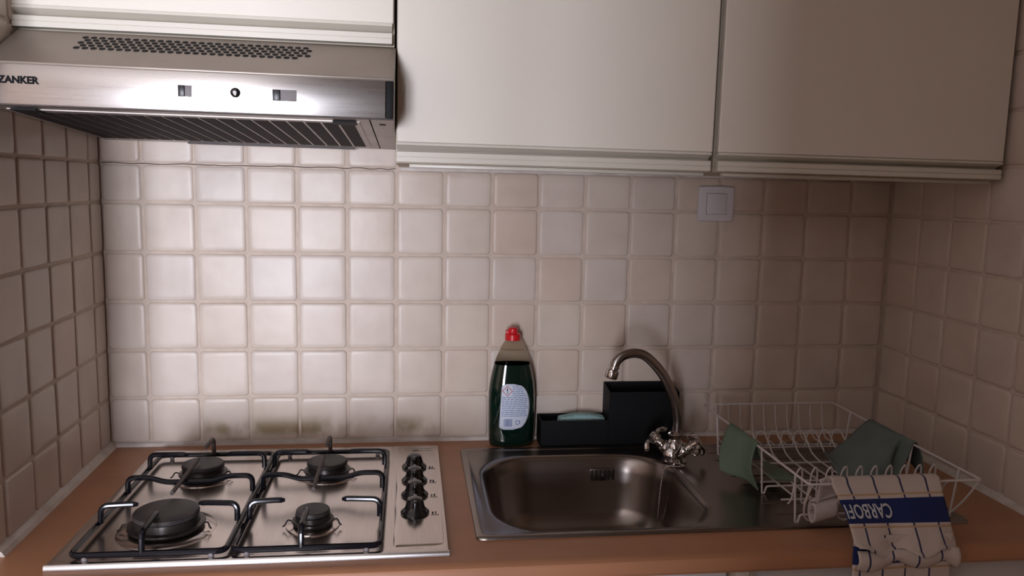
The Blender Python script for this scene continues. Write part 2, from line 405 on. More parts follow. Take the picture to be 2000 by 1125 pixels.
# base units under the worktop
def base_unit(x0, x1, label, corner=0.0):
    t = thing('base_cabinet', label, 'cabinet', ((x0+x1)/2, -0.28, -0.9), 'white base units under the worktop')
    hw = (x1-x0)/2-0.001
    h = 0.9-0.0305
    b = BM(); s = .016
    box(b, -hw, -hw+s, -.25, .26, .1, h-.16); box(b, hw-s, hw, -.25, .26, .1, h-.16); box(b, -hw+s, hw-s, .25, .26, .1, h-.16); box(b, -hw+s, hw-s, -.25, .25, .1, .116)
    box(b, -hw, hw, -.25, -.235, h-.1605, h); obj('carcass', b, 'carcass', t)
    d = obj('door', bx(-hw+.002, hw-.002, -.27, -.2505, .105, h-.006, bev=.004), 'white_front', t)
    g = tube(BM(), fillet([(hw-.06, -.27, h-.10), (hw-.06, -.295, h-.10), (hw-.06, -.295, h-.22), (hw-.06, -.27, h-.22)], .01), .004); obj('handle', g, 'edge_steel', d)
    obj('plinth', bx(-hw, hw, -.21, -.195, 0, .0995), 'white_front', t)
    return t
base_unit(0.04, 0.62, 'white base cabinet under the gas hob')
base_unit(0.62, 1.128, 'white base cabinet under the sink bowl')
base_unit(1.165, 1.68, 'white base cabinet under the dish rack, behind the hanging tea towel')
t = thing('hinge_post', 'cream post with a round screw between the base cabinets', 'post', (1.1465, -0.545, -0.9))
obj('post', bx(-.0175, .0175, -.02, .02, 0, .868, bev=.002), 'carcass', t)
obj('bracket', bx(-.014, .006, -.023, -.0195, .80, .865, bev=.001), 'cream_profile', t)
s_ = lathe(BM(), [(.0045, 0), (.0045, .002), (.003, .003), (0, .003)], 12); xf(s_, Matrix.Translation((-.004, -.023, .853)) @ Matrix.Rotation(PI/2, 4, 'X')); obj('screw', s_, 'brass', t)

# ---------------------------------------------------------------- wall cabinets
TILT = 0.0062
def grip_profile(bm, x0, x1, zb):
    P = [(-.331, 0), (-.3515, 0), (-.352, -.004), (-.3505, -.0046), (-.3318, -.0115), (-.3316, -.0130), (-.3475, -.0135), (-.3500, -.0150), (-.3500, -.0222), (-.3488, -.0226), (-.3488, -.0234), (-.3505, -.0238), (-.3505, -.0312), (-.331, -.0312)]
    return prism(bm, [(a, b+zb) for a, b in P], x0, x1)
def wall_cabinet(x0, x1, zb, ztop, label, group=None, left_gap=0.0):
    t = thing('wall_cabinet', label, 'cabinet', (x0, 0, zb), group); t.rotation_euler = (0, TILT, 0)
    W = x1-x0; H = ztop-zb
    b = BM(); s = .016; b0 = -0.033
    box(b, 0, s, -.330, -.006, b0, H); box(b, W-s, W, -.330, -.006, b0, H); box(b, s, W-s, -.33, -.006, b0+.0, b0+s)
    box(b, s, W-s, -.33, -.006, H-s, H); box(b, s, W-s, -.014, -.006, b0+s, H-s)
    obj('carcass', b, 'carcass', t)
    d = obj('door', bx(.0015, W-.0015, -.350, -.3315, 0.0005, H, bev=.0012, seg=1), 'laminate', t)
    obj('grip_profile', grip_profile(BM(), .0015, W-.0035, 0), 'cream_profile', t)
    obj('light_rail', bx(.022, W-.006, -.3255, -.3095, b0-.0065, b0-.0005, bev=.001), 'cream_profile', t)
    return t
wall_cabinet(0.029, 0.6030, 0.8055, 1.30, 'cream wall cabinet above the steel cooker hood')
wall_cabinet(0.6058, 1.1435, 0.6165, 1.30, 'cream wall cabinet next to the cooker hood, nearest the light', 'pair of large cream wall cabinets')
wall_cabinet(1.1515, 1.6880, 0.6135, 1.30, 'cream wall cabinet in the dark right corner above the dish rack', 'pair of large cream wall cabinets')

# ---------------------------------------------------------------- cooker hood
def hood():
    t = thing('cooker_hood', 'stainless steel cooker hood with dark grille underneath, below wall cabinet', 'cooker hood', (0.6042, 0, 0.64)); t.rotation_euler = (0, 0.0085, 0)
    L, ZF, YT, YB = -0.565, 0.0, -0.352, -0.465      # local: x from L to 0
    zt, zp, zbm, zbk = 0.124, 0.060, 0.0035, -0.0215
    # shell (hollow underneath)
    s = BM()
    box(s, L, L+.0015, -.345, -.004, -.0, .12); box(s, -.0015, 0, -.345, -.004, -.0, .12); box(s, L, 0, -.345, -.004, .119, .121)
    box(s, L, 0, -.0065, -.004, zbk, .12)
    for x0 in (L, -.0015): prism(s, [(-.345, .0), (-.345, .12), (-.352, zt), (YB+.004, zp+.003), (YB+.004, zbm+.001), (-.01, zbk+.001), (-.006, 0)], x0, x0+.0015)
    obj('shell', s, 'hood_top', t)
    # sloping top with vent holes
    sl = Vector((0, YB-YT, zp-zt)); ln = sl.length; n_ = Vector((0, zp-zt, YT-YB)).normalized(); n_ = n_ if n_.z > 0 else -n_
    def onslope(x, d, h=0): p = Vector((x, YT, zt))+sl*(d/ln)+n_*h; return p
    b = BM(); P = [[onslope(L, 0), onslope(0, 0)], [onslope(L, ln), onslope(0, ln)]]
    grid(b, P)
    g = bmesh.ops.extrude_face_region(b, geom=b.faces[:]); bmesh.ops.translate(b, verts=[e for e in g['geom'] if isinstance(e, bmesh.types.BMVert)], vec=-n_*.002)
    top = obj('top_panel', b, 'hood_top', t, smooth=0)
    hm = BM(); lathe(hm, [(.0, 0.0), (.0046, 0.0), (.0046, .0004), (0, .0004)], 12)
    hmesh = bpy.data.meshes.new('vent_hole'); bmesh.ops.recalc_face_normals(hm, faces=hm.faces[:]); hm.to_mesh(hmesh); hm.free(); hmesh.materials.append(MATS['hole'])
    q = n_.to_track_quat('Z', 'Y').to_euler()
    for r in range(5):
        for k in range(28):
            x = -0.462+k*0.0120+(0.006 if r % 2 else 0)-(0.0*r)
            if r == 0 and k == 0: x = x
            if r == 4 and k == 27: continue
            o = bpy.data.objects.new('vent_hole', hmesh); C.objects.link(o); o.parent = top
            o.location = onslope(x, 0.020+r*0.0105, .0001); o.rotation_euler = q
    # front control panel
    obj('front_lip', bx(L, 0, YB+.001, YB+.005, zp-.0005, zp+.0035, bev=.001), 'hood_top', t)
    fp = obj('control_panel', bx(L, -.0115, YB-.0005, YB+.004, zbm+.0005, zp-.0005, bev=.0012), 'hood_steel', t)
    obj('end_cap', bx(-.0112, -.0002, YB+.0005, YB+.006, zbm, zp-.0005, bev=.001), 'printed_black', t)
    fy = YB-.0006
    def panel(name, x0, x1, z0, z1, d, m, par): return obj(name, bx(x0, x1, fy-d, fy+.0002, z0, z1, bev=min(.0006, d*.4)), m, par)
    sw = panel('lamp_switch', -.3045, -.2855, .0240, .0400, .0006, 'switch_grey', t); panel('slider', -.3040, -.2950, .0245, .0395, .003, 'black_plastic', sw)
    fs = panel('fan_switch', -.1735, -.1395, .0235, .0395, .0006, 'switch_grey', t); panel('slider', -.1730, -.1625, .0240, .0390, .003, 'black_plastic', fs)
    kb = BM(); lathe(kb, [(.0, .004), (.0035, .0042), (.0065, .003), (.0072, 0), (0, 0)], 20); xf(kb, Matrix.Translation((-.2255, fy, .0325)) @ Matrix.Rotation(PI/2, 4, 'X')); kb = obj('indicator', kb, 'gloss_black', t)
    l2 = BM(); lathe(l2, [(0, .0052), (.002, .0048), (.0028, .0042), (0, .004)], 12); xf(l2, Matrix.Translation((-.2255, fy, .0325)) @ Matrix.Rotation(PI/2, 4, 'X')); obj('lens', l2, 'white_plastic', kb)
    def lettering(s_, size, x, z, bold, sx, m, par, name='lettering'):
        b = text_mesh(s_, size, .0001, bold, sx); xf(b, Matrix.Translation((x, fy-.0002, z)) @ Matrix.Rotation(PI/2, 4, 'X')); return obj(name, b, m, par, smooth=0)
    lettering('ZANKER', .0136, -.5435, .0332, .0006, 1.0, 'print_black', fp)
    for k, ch in enumerate('0123'): lettering(ch, .0062, -.1690+k*.0092, .0160, .0, 1.0, 'print_grey', fp, 'numeral')
    b = BM(); tube(b, [(-.178+.0018*math.cos(a*PI/6), fy-.0002, .0182+.0018*math.sin(a*PI/6)) for a in range(12)], .0003, 4, closed=True)
    for a in range(8): tube(b, [(-.178+.0024*math.cos(a*PI/4), fy-.0002, .0182+.0024*math.sin(a*PI/4)), (-.178+.0034*math.cos(a*PI/4), fy-.0002, .0182+.0034*math.sin(a*PI/4))], .0002, 4)
    obj('lamp_symbol', b, 'print_grey', fp)
    # underside: plane from the front edge down to the wall
    def zu(y): return zbm+(zbk-zbm)*(y-YB)/(-.012-YB)
    def slab(name, x0, x1, y0, y1, h0, h1, m, par):
        b = BM(); P = [(x, y, zu(y)+h) for h in (h0, h1) for x, y in ((x0, y0), (x1, y0), (x1, y1), (x0, y1))]
        V = [b.verts.new(p) for p in P]
        for f in ((0, 1, 2, 3), (4, 5, 6, 7), (0, 1, 5, 4), (1, 2, 6, 5), (2, 3, 7, 6), (3, 0, 4, 7)): b.faces.new([V[i] for i in f])
        return obj(name, b, m, par, smooth=0)
    slab('under_frame', L, -.0365, YB+.008, -.0075, .0, .002, 'hood_under', t)
    slab('side_strip', -.0345, -.0005, YB+.008, -.0075, .0, .002, 'hood_under', t)
    slab('front_edge', L, 0, YB+.0008, YB+.0085, -.0006, .0025, 'burnt_iron', t)
    fl = slab('grease_filter', L+.012, -.052, -.425, -.045, -.0012, .0002, 'hood_under', t)
    n = 19; w_ = (0.492)/n
    for k in range(n):
        x0 = -.5515+k*w_; st = slab('filter_strip', x0+.0022, x0+w_-.0022, -.405, -.062, -.0020, -.0010, 'louvre', fl)
    for x0 in (-.5250, -.0740):
        h = slab('filter_latch', x0-.017, x0+.017, -.438, -.405, -.0036, -.001, 'printed_black', t)
    slab('rear_clip', -.405, -.085, -.036, -.026, -.0045, -.0008, 'burnt_iron', t)
    b = BM(); lathe(b, [(0, -.001), (.005, -.001), (.005, .001), (0, .001)], 14); xf(b, Matrix.Translation((-.018, -.40, zu(-.40)))); obj('screw_hole', b, 'hole', t)
    return t
def louvre_material():
    m = bpy.data.materials.new('louvre'); m.use_nodes = True; nt = m.node_tree; N = nt.nodes; L = nt.links; b = N['Principled BSDF']
    tc = N.new('ShaderNodeTexCoord'); wv = N.new('ShaderNodeTexWave'); wv.wave_type = 'BANDS'; wv.bands_direction = 'Y'; wv.inputs['Scale'].default_value = 33
    L.new(tc.outputs['Object'], wv.inputs['Vector']); cr = N.new('ShaderNodeValToRGB')
    cr.color_ramp.elements[0].color = (.006, .0045, .005, 1); cr.color_ramp.elements[0].position = .45; cr.color_ramp.elements[1].color = (.035, .027, .027, 1); cr.color_ramp.elements[1].position = .9
    L.new(wv.outputs['Fac'], cr.inputs['Fac']); L.new(cr.outputs['Color'], b.inputs['Base Color']); b.inputs['Roughness'].default_value = .7; b.inputs['Specular IOR Level'].default_value = .15
    MATS['louvre'] = m
louvre_material()
hood()

# ---------------------------------------------------------------- gas hob
HX0, HX1, HY0, HY1 = 0.122, 0.690, -0.550, -0.056
def hob():
    t = thing('gas_hob', 'stainless steel four burner gas hob set into the worktop', 'hob', (0, 0, 0))
    cx, cy = .36, -.3
    R = [(HX0, HX1, HY0, HY1, .006, .0002), (HX0-.0005, HX1+.0005, HY0-.0005, HY1+.0005, .006, .004), (HX0+.0015, HX1-.0015, HY0+.0015, HY1-.0015, .006, .0075),
         (HX0+.006, HX1-.006, HY0+.006, HY1-.006, .005, .0085), (HX0+.012, HX1-.012, HY0+.012, HY1-.012, .005, .0080), (HX0+.020, HX1-.020, HY0+.020, HY1-.020, .01, .0072)]
    obj('hob_plate', ring_surface(BM(), R, cx, cy), 'hob_steel', t, smooth=40)
    obj('front_edge', prism(BM(), [(HY0-.0022, .0004), (HY0-.0022, .0040), (HY0-.0012, .0074), (HY0+.0004, .0088), (HY0+.0025, .0090), (HY0+.0025, .0004)], HX0, HX1), 'edge_steel', t, smooth=35)
    # raised control strip
    R = [(.606, .686, -.528, -.066, .006, .0072), (.609, .683, -.525, -.069, .006, .0086), (.612, .680, -.522, -.072, .005, .0090)]
    cp = obj('control_strip', ring_surface(BM(), R, .646, -.3, nb=40), 'hob_steel', t, smooth=40)
    for i, y in enumerate((-.190, -.262, -.331, -.407)):
        b = BM(); lathe(b, [(.0230, 0), (.0238, .002), (.0228, .004), (.0185, .0075), (.0158, .0125), (.0145, .0190), (.0120, .0245), (.0070, .0270), (0, .0275)], 28)
        k = obj('knob', b, 'gloss_black', t, loc=(.6395, y, .0090))
        obj('knob_grip', bx(-.0040, .0040, -.0195, .0195, .004, .0262, bev=.0035), 'gloss_black', k)
        b = BM(); x = .6395+.0262
        tube(b, [(x, y-.0100, .0092), (x+.013, y-.0100, .0092)], .0004, 4)
        for u in range(2):
            for q in range(2): tube(b, [(x+.003+u*.005+.0012*math.cos(a*PI/3), y-.004+q*.005+.0012*math.sin(a*PI/3), .0092) for a in range(6)], .0003 if (u+q) != i % 3 else .0007, 4, closed=True)
        obj('burner_symbol', b, 'print_black', cp)
    b = text_mesh('.w.', .012, .0001, .0003); xf(b, Matrix.Translation((.636, -.094, .0092))); obj('maker_mark', b, 'print_black', cp, smooth=0)
    b = BM(); tube(b, [(.620, -.092, .0091), (.620, -.080, .0091), (.674, -.080, .0091), (.674, -.092, .0091)], .0003, 4, closed=True); obj('mark_border', b, 'print_grey', cp)
    # burners: x, y, base radius, cap radius, cap top
    for x, y, rb, rc, h in ((.2555, -.4375, .0575, .0490, .040), (.2555, -.2130, .0425, .0372, .036), (.4780, -.2130, .0425, .0372, .036), (.4785, -.4400, .0330, .0265, .036)):
        b = BM(); lathe(b, [(rb*1.28, .0068), (rb*1.25, .0088), (rb*1.02, .0100), (rb*.93, .0110), (0, .0110)], 40); dish = obj('drip_ring', b, 'hob_steel', t, loc=(x, y, 0), smooth=50)
        b = BM(); lathe(b, [(rb*.80, .010), (rb*.96, .0135), (rb, .0165), (rb*.985, .0185), (rb*.86, .0200), (rb*.84, h-.009), (0, h-.009)], 40); bn = obj('burner', b, 'burner_body', t, loc=(x, y, 0))
        b = BM(); lathe(b, [(rc*.90, h-.0095), (rc*.99, h-.008), (rc, h-.0045), (rc*.975, h-.0018), (rc*.93, h-.0006), (rc*.55, h), (0, h)], 40); obj('burner_cap', b, 'burner_cap', bn)
        for sg in (-1, 1):
            b = BM(); tube(b, spline([(sg*rb*.8, -.004, .012), (sg*(rb+.004), -.006, .020), (sg*(rb+.009), -.010, .0140), (sg*(rb+.012), -.013, .0125)], 4), .0013, 6); obj('igniter', b, 'burner_body', bn)
    return t
hob()

def pan_support(x0, x1, label, dx):
    t = thing('pan_support', label, 'pan support', (x0, -.56, .0085), 'black pan supports on the gas hob')
    def P(*pts): return [Vector((a-x0, b+.56, c-.0085)) for a, b, c in pts]
    r = .0046; zf = .0165; zh = .0455; y0, y1 = -.539, -.112; xc = x0+.0973
    fr = obj('frame', tube(BM(), fillet(P((x0, y0, zf), (x1, y0, zf), (x1, y1, zf), (x0, y1, zf)), .014, 5, True), r, 10, True), 'black_enamel', t)
    for x in (x0+.02, x1-.02):
        for y in (y0, y1):
            b = BM(); lathe(b, [(.0042, 0), (.0042, .007), (0, .007)], 12, c=P((x, y, .0085))[0]); obj('foot', b, 'switch_grey', fr)
    def arm(name, pts, rad=.012, m='black_enamel', rr=r, tip=True):
        L = fillet(P(*pts), rad, 5); R = [rr]*len(L)
        if tip: R[-1] = rr*.55; R[-2] = rr
        return obj(name, tube(BM(), L, R, 10), m, t)
    a, b = x0+.004, x1-.004
    arm('side_arm', [(a, -.432, zf+.002), (a, -.430, zh), (x0+.046, -.426, zh), (x0+.058, -.425, zh-.001)])
    arm('side_arm', [(b, -.436, zf+.002), (b, -.434, zh), (x1-.053, -.428, zh), (x1-.064, -.427, zh-.001)])
    arm('side_arm', [(a, -.193, zf+.002), (a, -.192, zh), (x0+.055, -.192, zh), (x0+.072, -.192, zh-.001)])
    arm('side_arm', [(b, -.197, zf+.002), (b, -.196, zh), (x1-.055, -.194, zh), (x1-.074, -.193, zh-.001)])
    arm('cross_bar', [(a, -.310, zf+.002), (a, -.310, zh), (x0+.040, -.311, zh), (x0+.066, -.312, zh-.0085), (x0+.142, -.312, zh-.0085), (x0+.168, -.311, zh), (b, -.312, zh), (b, -.312, zf+.002)], tip=False)
    arm('middle_rod', [(xc, -.386, zh+.0005), (xc, -.222, zh+.0005)], m='burnt_iron', rr=.0036, tip=False)
    arm('front_arm', [(xc, y0, zf), (xc, y0+.003, zh+.001), (xc, -.477, zh+.001), (xc, -.462, zh)])
    arm('rear_arm', [(xc+.001, y1, zf), (xc+.001, y1, zh+.004), (xc, -.150, zh+.004), (xc-.001, -.168, zh+.002)], m='burnt_iron', rr=.0040)
    return t
pan_support(.1525, .3655, 'black wire pan support over the left pair of burners', 0)
pan_support(.3755, .5870, 'black wire pan support over the right pair of burners beside the knobs', 0)

# ---------------------------------------------------------------- sink
def sink():
    t = thing('sink', 'stainless steel inset sink with one bowl and drainer', 'sink', (0, 0, 0))
    X0, X1, Y0, Y1 = .734, 1.572, -.501, -.070
    cx, cy = .955, -.298
    def O(i, z, r): return (X0+i, X1-i, Y0+i, Y1-i, r, z)
    bxl, bxr, byl, byh = .770, 1.150, -.476, -.121
    def B(i, z, r): return (bxl+i, bxr-i, byl+i, byh-i, r, z)
    R = [O(0, .0002, .010), O(.0005, .0030, .010), O(.002, .0042, .010), O(.012, .0046, .012), O(.0145, .0030, .014), O(.017, .0022, .016), O(.022, .0012, .02), 
         B(-.008, .0010, .10), B(-.003, .0002, .10), B(.001, -.003, .10), B(.005, -.010, .098), B(.010, -.035, .095), B(.020, -.105, .09), B(.030, -.130, .085), B(.045, -.143, .08), B(.07, -.148, .07), B(.12, -.150, .04)]
    body = obj('sink_body', ring_surface(BM(), R, cx, cy, nb=128), 'sink_steel', t, smooth=50)
    ov = obj('overflow_plate', bx(.999, 1.050, -.1345, -.1312, -.050, -.024, bev=.001), 'sink_steel', t)
    for k in range(6):
        if k in (): continue
        x = 1.0025+k*.0088+(.0 if k < 3 else .0005); obj('overflow_slot', bx(x-.0019, x+.0019, -.1352, -.1340, -.048, -.026, bev=.0005), 'dark_slot', ov)
    b = BM(); lathe(b, [(.0028, 0), (.0028, .0012), (0, .002)], 10); xf(b, Matrix.Translation((1.0245, -.1352, -.037)) @ Matrix.Rotation(PI/2, 4, 'X')); obj('screw', b, 'chrome', ov)
    b = BM(); lathe(b, [(.040, -.1500), (.040, -.1475), (.032, -.1472), (.030, -.1492), (0, -.1492)], 28, c=(.96, -.30, 0)); obj('drain', b, 'chrome', t)
    for k in range(8):
        y = -.125-k*.045; b = BM(); tube(b, [(1.225, y, -.0045), (1.255, y, .0002), (1.515, y, .0002), (1.545, y, -.0045)], .0022, 6); obj('drainer_rib', b, 'sink_steel', t)
    return t
sink()

# ---------------------------------------------------------------- mixer tap and plug chain
def tap():
    t = thing('mixer_tap', 'chrome mixer tap with curved swan neck spout and two cross handles', 'tap', (1.1640, -.1665, .0012)); t.rotation_euler = (0, 0, -0.55)
    Ri = Matrix.Rotation(0.55, 4, 'Z')
    b = BM(); lathe(b, [(.0255, 0), (.0255, .003), (.022, .006), (.018, .009), (.0175, .018), (.019, .024), (.0195, .032), (.017, .040), (.0125, .045), (.0120, .0475), (0, .0475)], 28); obj('tap_body', b, 'chrome', t)
    b = BM(); lathe(b, [(.0140, .0475), (.0145, .050), (.0145, .0565), (.0115, .0600), (.0095, .0640), (0, .0640)], 8); obj('spout_nut', b, 'chrome', t)
    wp = [(1.1672, .058), (1.1675, .075), (1.1668, .090), (1.1610, .1187), (1.1488, .1506), (1.1281, .1855), (1.0975, .2165), (1.0736, .2255), (1.0490, .2220), (1.0345, .2110), (1.0295, .2000)]
    pts = [Ri @ Vector((x-1.1640, -.010*(1.167-x)/.135, z)) for x, z in wp]
    obj('spout', tube(BM(), spline(pts, 5), .0098, 14), 'dull_chrome', t)
    e = pts[-1]; d = (pts[-1]-pts[-2]).normalized(); d = (d+Vector((0, 0, -.5))).normalized()
    b = BM(); lathe(b, [(.0098, 0), (.0108, .0015), (.0108, .0040), (.0095, .0050), (.0095, .0065), (.0122, .0085), (.0130, .0110), (.0130, .0235), (.0118, .0258), (.008, .0258), (.008, .024), (0, .024)], 20)
    q = d.to_track_quat('Z', 'Y').to_matrix().to_4x4(); xf(b, Matrix.Translation(e-d*.001) @ q); obj('aerator', b, 'chrome', t)
    for sg in (-1, 1):
        ax = Vector((sg*.80, 0, .60)).normalized(); o0 = Vector((sg*.008, 0, .017))
        q = ax.to_track_quat('Z', 'Y').to_matrix().to_4x4()
        b = BM(); lathe(b, [(.0135, 0), (.0130, .012), (.0115, .017), (.0125, .019), (.0125, .023), (.0095, .025), (.0085, .034), (0, .034)], 20); xf(b, Matrix.Translation(o0) @ q); obj('valve', b, 'chrome', t)
        b = BM(); lathe(b, [(.009, .033), (.0115, .036), (.0115, .046), (.008, .050), (0, .051)], 18)
        for k in range(4):
            a = k*PI/2+.5; c_, s_ = math.cos(a), math.sin(a)
            tube(b, spline([(c_*.006, s_*.006, .043), (c_*.014, s_*.014, .0445), (c_*.021, s_*.021, .041), (c_*.0265, s_*.0265, .034)], 4), [.0050, .0048, .0045, .0042, .0042, .0044, .0046, .0048, .005, .005, .005, .0045, .003], 8)
        xf(b, Matrix.Translation(o0-ax*.004) @ q @ Matrix.Scale(1.14, 4)); obj('cross_handle', b, 'chrome', t)
    b = BM(); lathe(b, [(.0150, -.004), (.0150, .006), (.0125, .012), (.006, .0145), (0, .015)], 20); xf(b, Matrix.Translation((-.004, -.014, .017)) @ Matrix.Rotation(PI/2-.25, 4, 'X')); obj('front_boss', b, 'chrome', t)
    return t
tap()
def chain():
    path = spline([(1.176, -.178, .045), (1.160, -.199, .034), (1.148, -.201, .022), (1.150, -.203, .012), (1.172, -.207, .0055), (1.156, -.2085, .0045), (1.141, -.206, .0050), (1.1345, -.204, .0010), (1.1300, -.203, -.012), (1.1265, -.204, -.035), (1.1235, -.206, -.07), (1.121, -.208, -.105)], 40)
    b = BM(); acc = 0; prev = path[0]
    for p in path:
        acc += (p-prev).length
        if acc > .0036:
            acc = 0; lathe(b, [(0, -.0016), (.0014, -.0009), (.0017, 0), (.0014, .0009), (0, .0016)], 7, c=p)
        prev = p
    tube(b, path[::6], .0004, 4)
    return b
tag(obj('plug_chain', chain(), 'chrome'), 'thin ball chain hanging from the tap into the sink bowl', 'chain')

# ---------------------------------------------------------------- washing-up liquid
def bottle():
    t = thing('dish_soap_bottle', 'clear bottle of dark green washing-up liquid with a red cap', 'bottle', (.8455, -.0335, .0006))
    H = [(0.0, .0445, .0250), (.004, .0465, .0270), (.012, .0478, .0280), (.035, .0488, .0282), (.075, .0495, .0282), (.100, .0498, .0280), (.120, .0490, .0275), (.140, .0465, .0265), (.160, .0425, .0250), (.176, .0382, .0235), (.188, .0340, .0218), (.200, .0290, .0195), (.210, .0245, .0175), (.219, .0195, .0155), (.2235, .0165, .0145), (.228, .0155, .0145)]
    def ringpt(a, b, th):
        c, s = math.cos(th), math.sin(th); e = 0.82
        return (a*math.copysign(abs(c)**e, c), b*math.copysign(abs(s)**e, s))
    def body(h0, h1, off, n=40):
        bm = BM(); rows_ = [h for h in H if h0 <= h[0] <= h1]
        V = [[bm.verts.new((*ringpt(a-off, b-off, 2*PI*k/n), z)) for k in range(n)] for z, a, b in rows_]
        for A, B in zip(V, V[1:]):
            for k in range(n): bm.faces.new((A[k], A[(k+1) % n], B[(k+1) % n], B[k]))
        bm.faces.new(V[0]); bm.faces.new(V[-1]); return bm
    obj('liquid', body(0, .1765, 0.0), 'green_liquid', t, smooth=60)
    obj('clear_neck', body(.176, .23, 0.0002), 'clear_plastic', t, smooth=60)
    b = BM(); lathe(b, [(.0150, .2265), (.0165, .2270), (.0165, .2385), (.0155, .2400), (.0120, .2410), (.0105, .2440), (.0100, .2500), (.0075, .2530), (0, .2535)], 28); cap = obj('cap', b, 'red_cap', t)
    obj('cap_tab', bx(-.0152, -.004, -.0075, .0075, .2395, .2478, bev=.002), 'red_cap', cap)
    # label wrapped on the front
    def surf(x, z, off=.0006):
        za = [h for h in H]; 
        for (z0, a0, b0), (z1, a1, b1) in zip(za, za[1:]):
            if z0 <= z <= z1: f = (z-z0)/(z1-z0); a, b = a0+(a1-a0)*f, b0+(b1-b0)*f; break
        e = .82; xx = min(abs(x)/a, .999); c = xx**(1/e); s = math.sqrt(1-c*c); return Vector((x, -(b*s**e)-off, z))
    out = []                                       # straight left edge, round right side
    zt_, zb_ = .1375, .0390
    for k in range(25):
        a = PI/2-k*PI/24; out.append((.0005+.0355*max(0, math.cos(a))**.8, (zt_+zb_)/2+.0492*math.sin(a)))
    rowsL = []
    nz, nx = 22, 18
    for i in range(nz+1):
        z = zb_+(zt_-zb_)*i/nz; u = (z-(zt_+zb_)/2)/.0492; u = max(-1, min(1, u))
        xr = .0005+.0355*(max(0, 1-u*u)**.5)**.8; cr = .010*max(0, (abs(u)-.88)/.12)**2; xl = -.0265+.004*u*.6+cr
        rowsL.append([surf(xl+(xr-xl)*j/nx, z) for j in range(nx+1)])
    lb = obj('back_label', grid(BM(), rowsL), 'label_paper', t, smooth=60); solidify(lb, .0003)
    rnd = random.Random(3); b = BM()
    def strip(bm, x0, x1, z0, z1, off=.0009, n=6):
        P = [[surf(x0+(x1-x0)*j/n, z, off) for j in range(n+1)] for z in (z0, z1)]; grid(bm, P)
    for k in range(17):                             # small print
        z = .1330-k*.0040; u = (z-.088)/.0492; xr = .0005+.0355*(max(0, 1-u*u)**.5)**.8-.004; x = -.0015 if k < 6 else -.0235
        while x < xr-.003:
            x2 = min(xr, x+rnd.uniform(.003, .010)); strip(b, x, x2, z-.0007, z+.0006); x = x2+.0012
    obj('small_print', b, 'print_blue', lb, smooth=0)
    b = BM(); x = -.0190
    while x < -.001:
        w1 = rnd.choice((.0005, .0008, .0013)); strip(b, x, x+w1, .046, .0625, n=1); x += w1+rnd.choice((.0005, .0008))
    obj('barcode', b, 'print_blue', lb, smooth=0)
    b = BM(); c = (.0105, .0550)
    for k in range(14):
        if k % 4 == 3: continue
        a0, a1 = k*2*PI/14, (k+1)*2*PI/14
        V = [b.verts.new(surf(c[0]+r*math.cos(a), c[1]+r*math.sin(a), .0010)) for r, a in ((.0034, a0), (.0052, a0), (.0052, a1), (.0034, a1))]; b.faces.new(V)
    obj('recycling_mark', b, 'print_blue', lb, smooth=0)
    cx_, cz_, s1, s2 = -.0125, .1225, .0112, .0094
    b = BM()
    cs = [(0, 1), (1, 0), (0, -1), (-1, 0)]
    for k in range(4):
        (a, d), (e, f) = cs[k], cs[(k+1) % 4]
        V = [b.verts.new(surf(cx_+x*s, cz_+z*s, .0011)) for x, z, s in ((a, d, s1), (e, f, s1), (e, f, s2), (a, d, s2))]; b.faces.new(V)
    obj('hazard_diamond', b, 'print_red', lb, smooth=0)
    b = BM()
    for pts in (((-.0012, .0055), (.0012, .0055), (.0006, -.0015), (-.0006, -.0015)), ((-.0010, -.0030), (.0010, -.0030), (.0010, -.0050), (-.0010, -.0050))):
        b.faces.new([b.verts.new(surf(cx_+x, cz_+z, .0012)) for x, z in pts])
    obj('exclamation_mark', b, 'print_black', lb, smooth=0)
    return t
bottle()

# ---------------------------------------------------------------- black sponge caddy, sponge
def caddy():
    t = thing('sponge_caddy', 'black plastic sponge caddy with low tray and tall box behind the tap', 'caddy', (.90, 0, .0006))
    w_ = .0022; b = BM(); x0, x1, y0, y1, h = .006, .152, -.062, -.004, .0565
    box(b, x0, x1, y0, y1, 0, w_); box(b, x0, x0+w_, y0, y1, w_, h); box(b, x0+w_, x1, y0, y0+w_, w_, h); box(b, x0+w_, x1, y1-w_, y1, w_, h)
    obj('tray', b, 'printed_black', t, smooth=0)
    b = BM(); x0, x1, y0, y1 = .1525, .306, -.063, -.004; hf, hb = .1165, .1265
    def wall(xa, xb, ya, yb):
        P = []
        for z_ in (0, 1):
            for x, y in ((xa, ya), (xb, ya), (xb, yb), (xa, yb)):
                f = (y-y0)/(y1-y0); P.append(b.verts.new((x, y, 0 if z_ == 0 else hf+(hb-hf)*f)))
        for f in ((0, 1, 2, 3), (4, 5, 6, 7), (0, 1, 5, 4), (1, 2, 6, 5), (2, 3, 7, 6), (3, 0, 4, 7)): b.faces.new([P[i] for i in f])
    wall(x0, x0+w_, y0, y1); wall(x1-w_, x1, y0, y1); wall(x0+w_, x1-w_, y0, y0+w_); wall(x0+w_, x1-w_, y1-w_, y1); box(b, x0+w_, x1-w_, y0+w_, y1-w_, 0, w_)
    obj('tall_box', b, 'printed_black', t, smooth=0)
caddy()
def sponge():
    b = bx(-.052, .052, -.012, .012, -.031, .031, bev=.007, seg=3)
    bmesh.ops.subdivide_edges(b, edges=b.edges[:], cuts=2, use_grid_fill=True)
    r = random.Random(5)
    for v in b.verts: v.co += Vector((r.uniform(-1, 1), r.uniform(-1, 1), r.uniform(-1, 1)))*.0006; v.co.z += -.007*(v.co.x/.052)**2*(1 if v.co.z > 0 else 0)
    return b
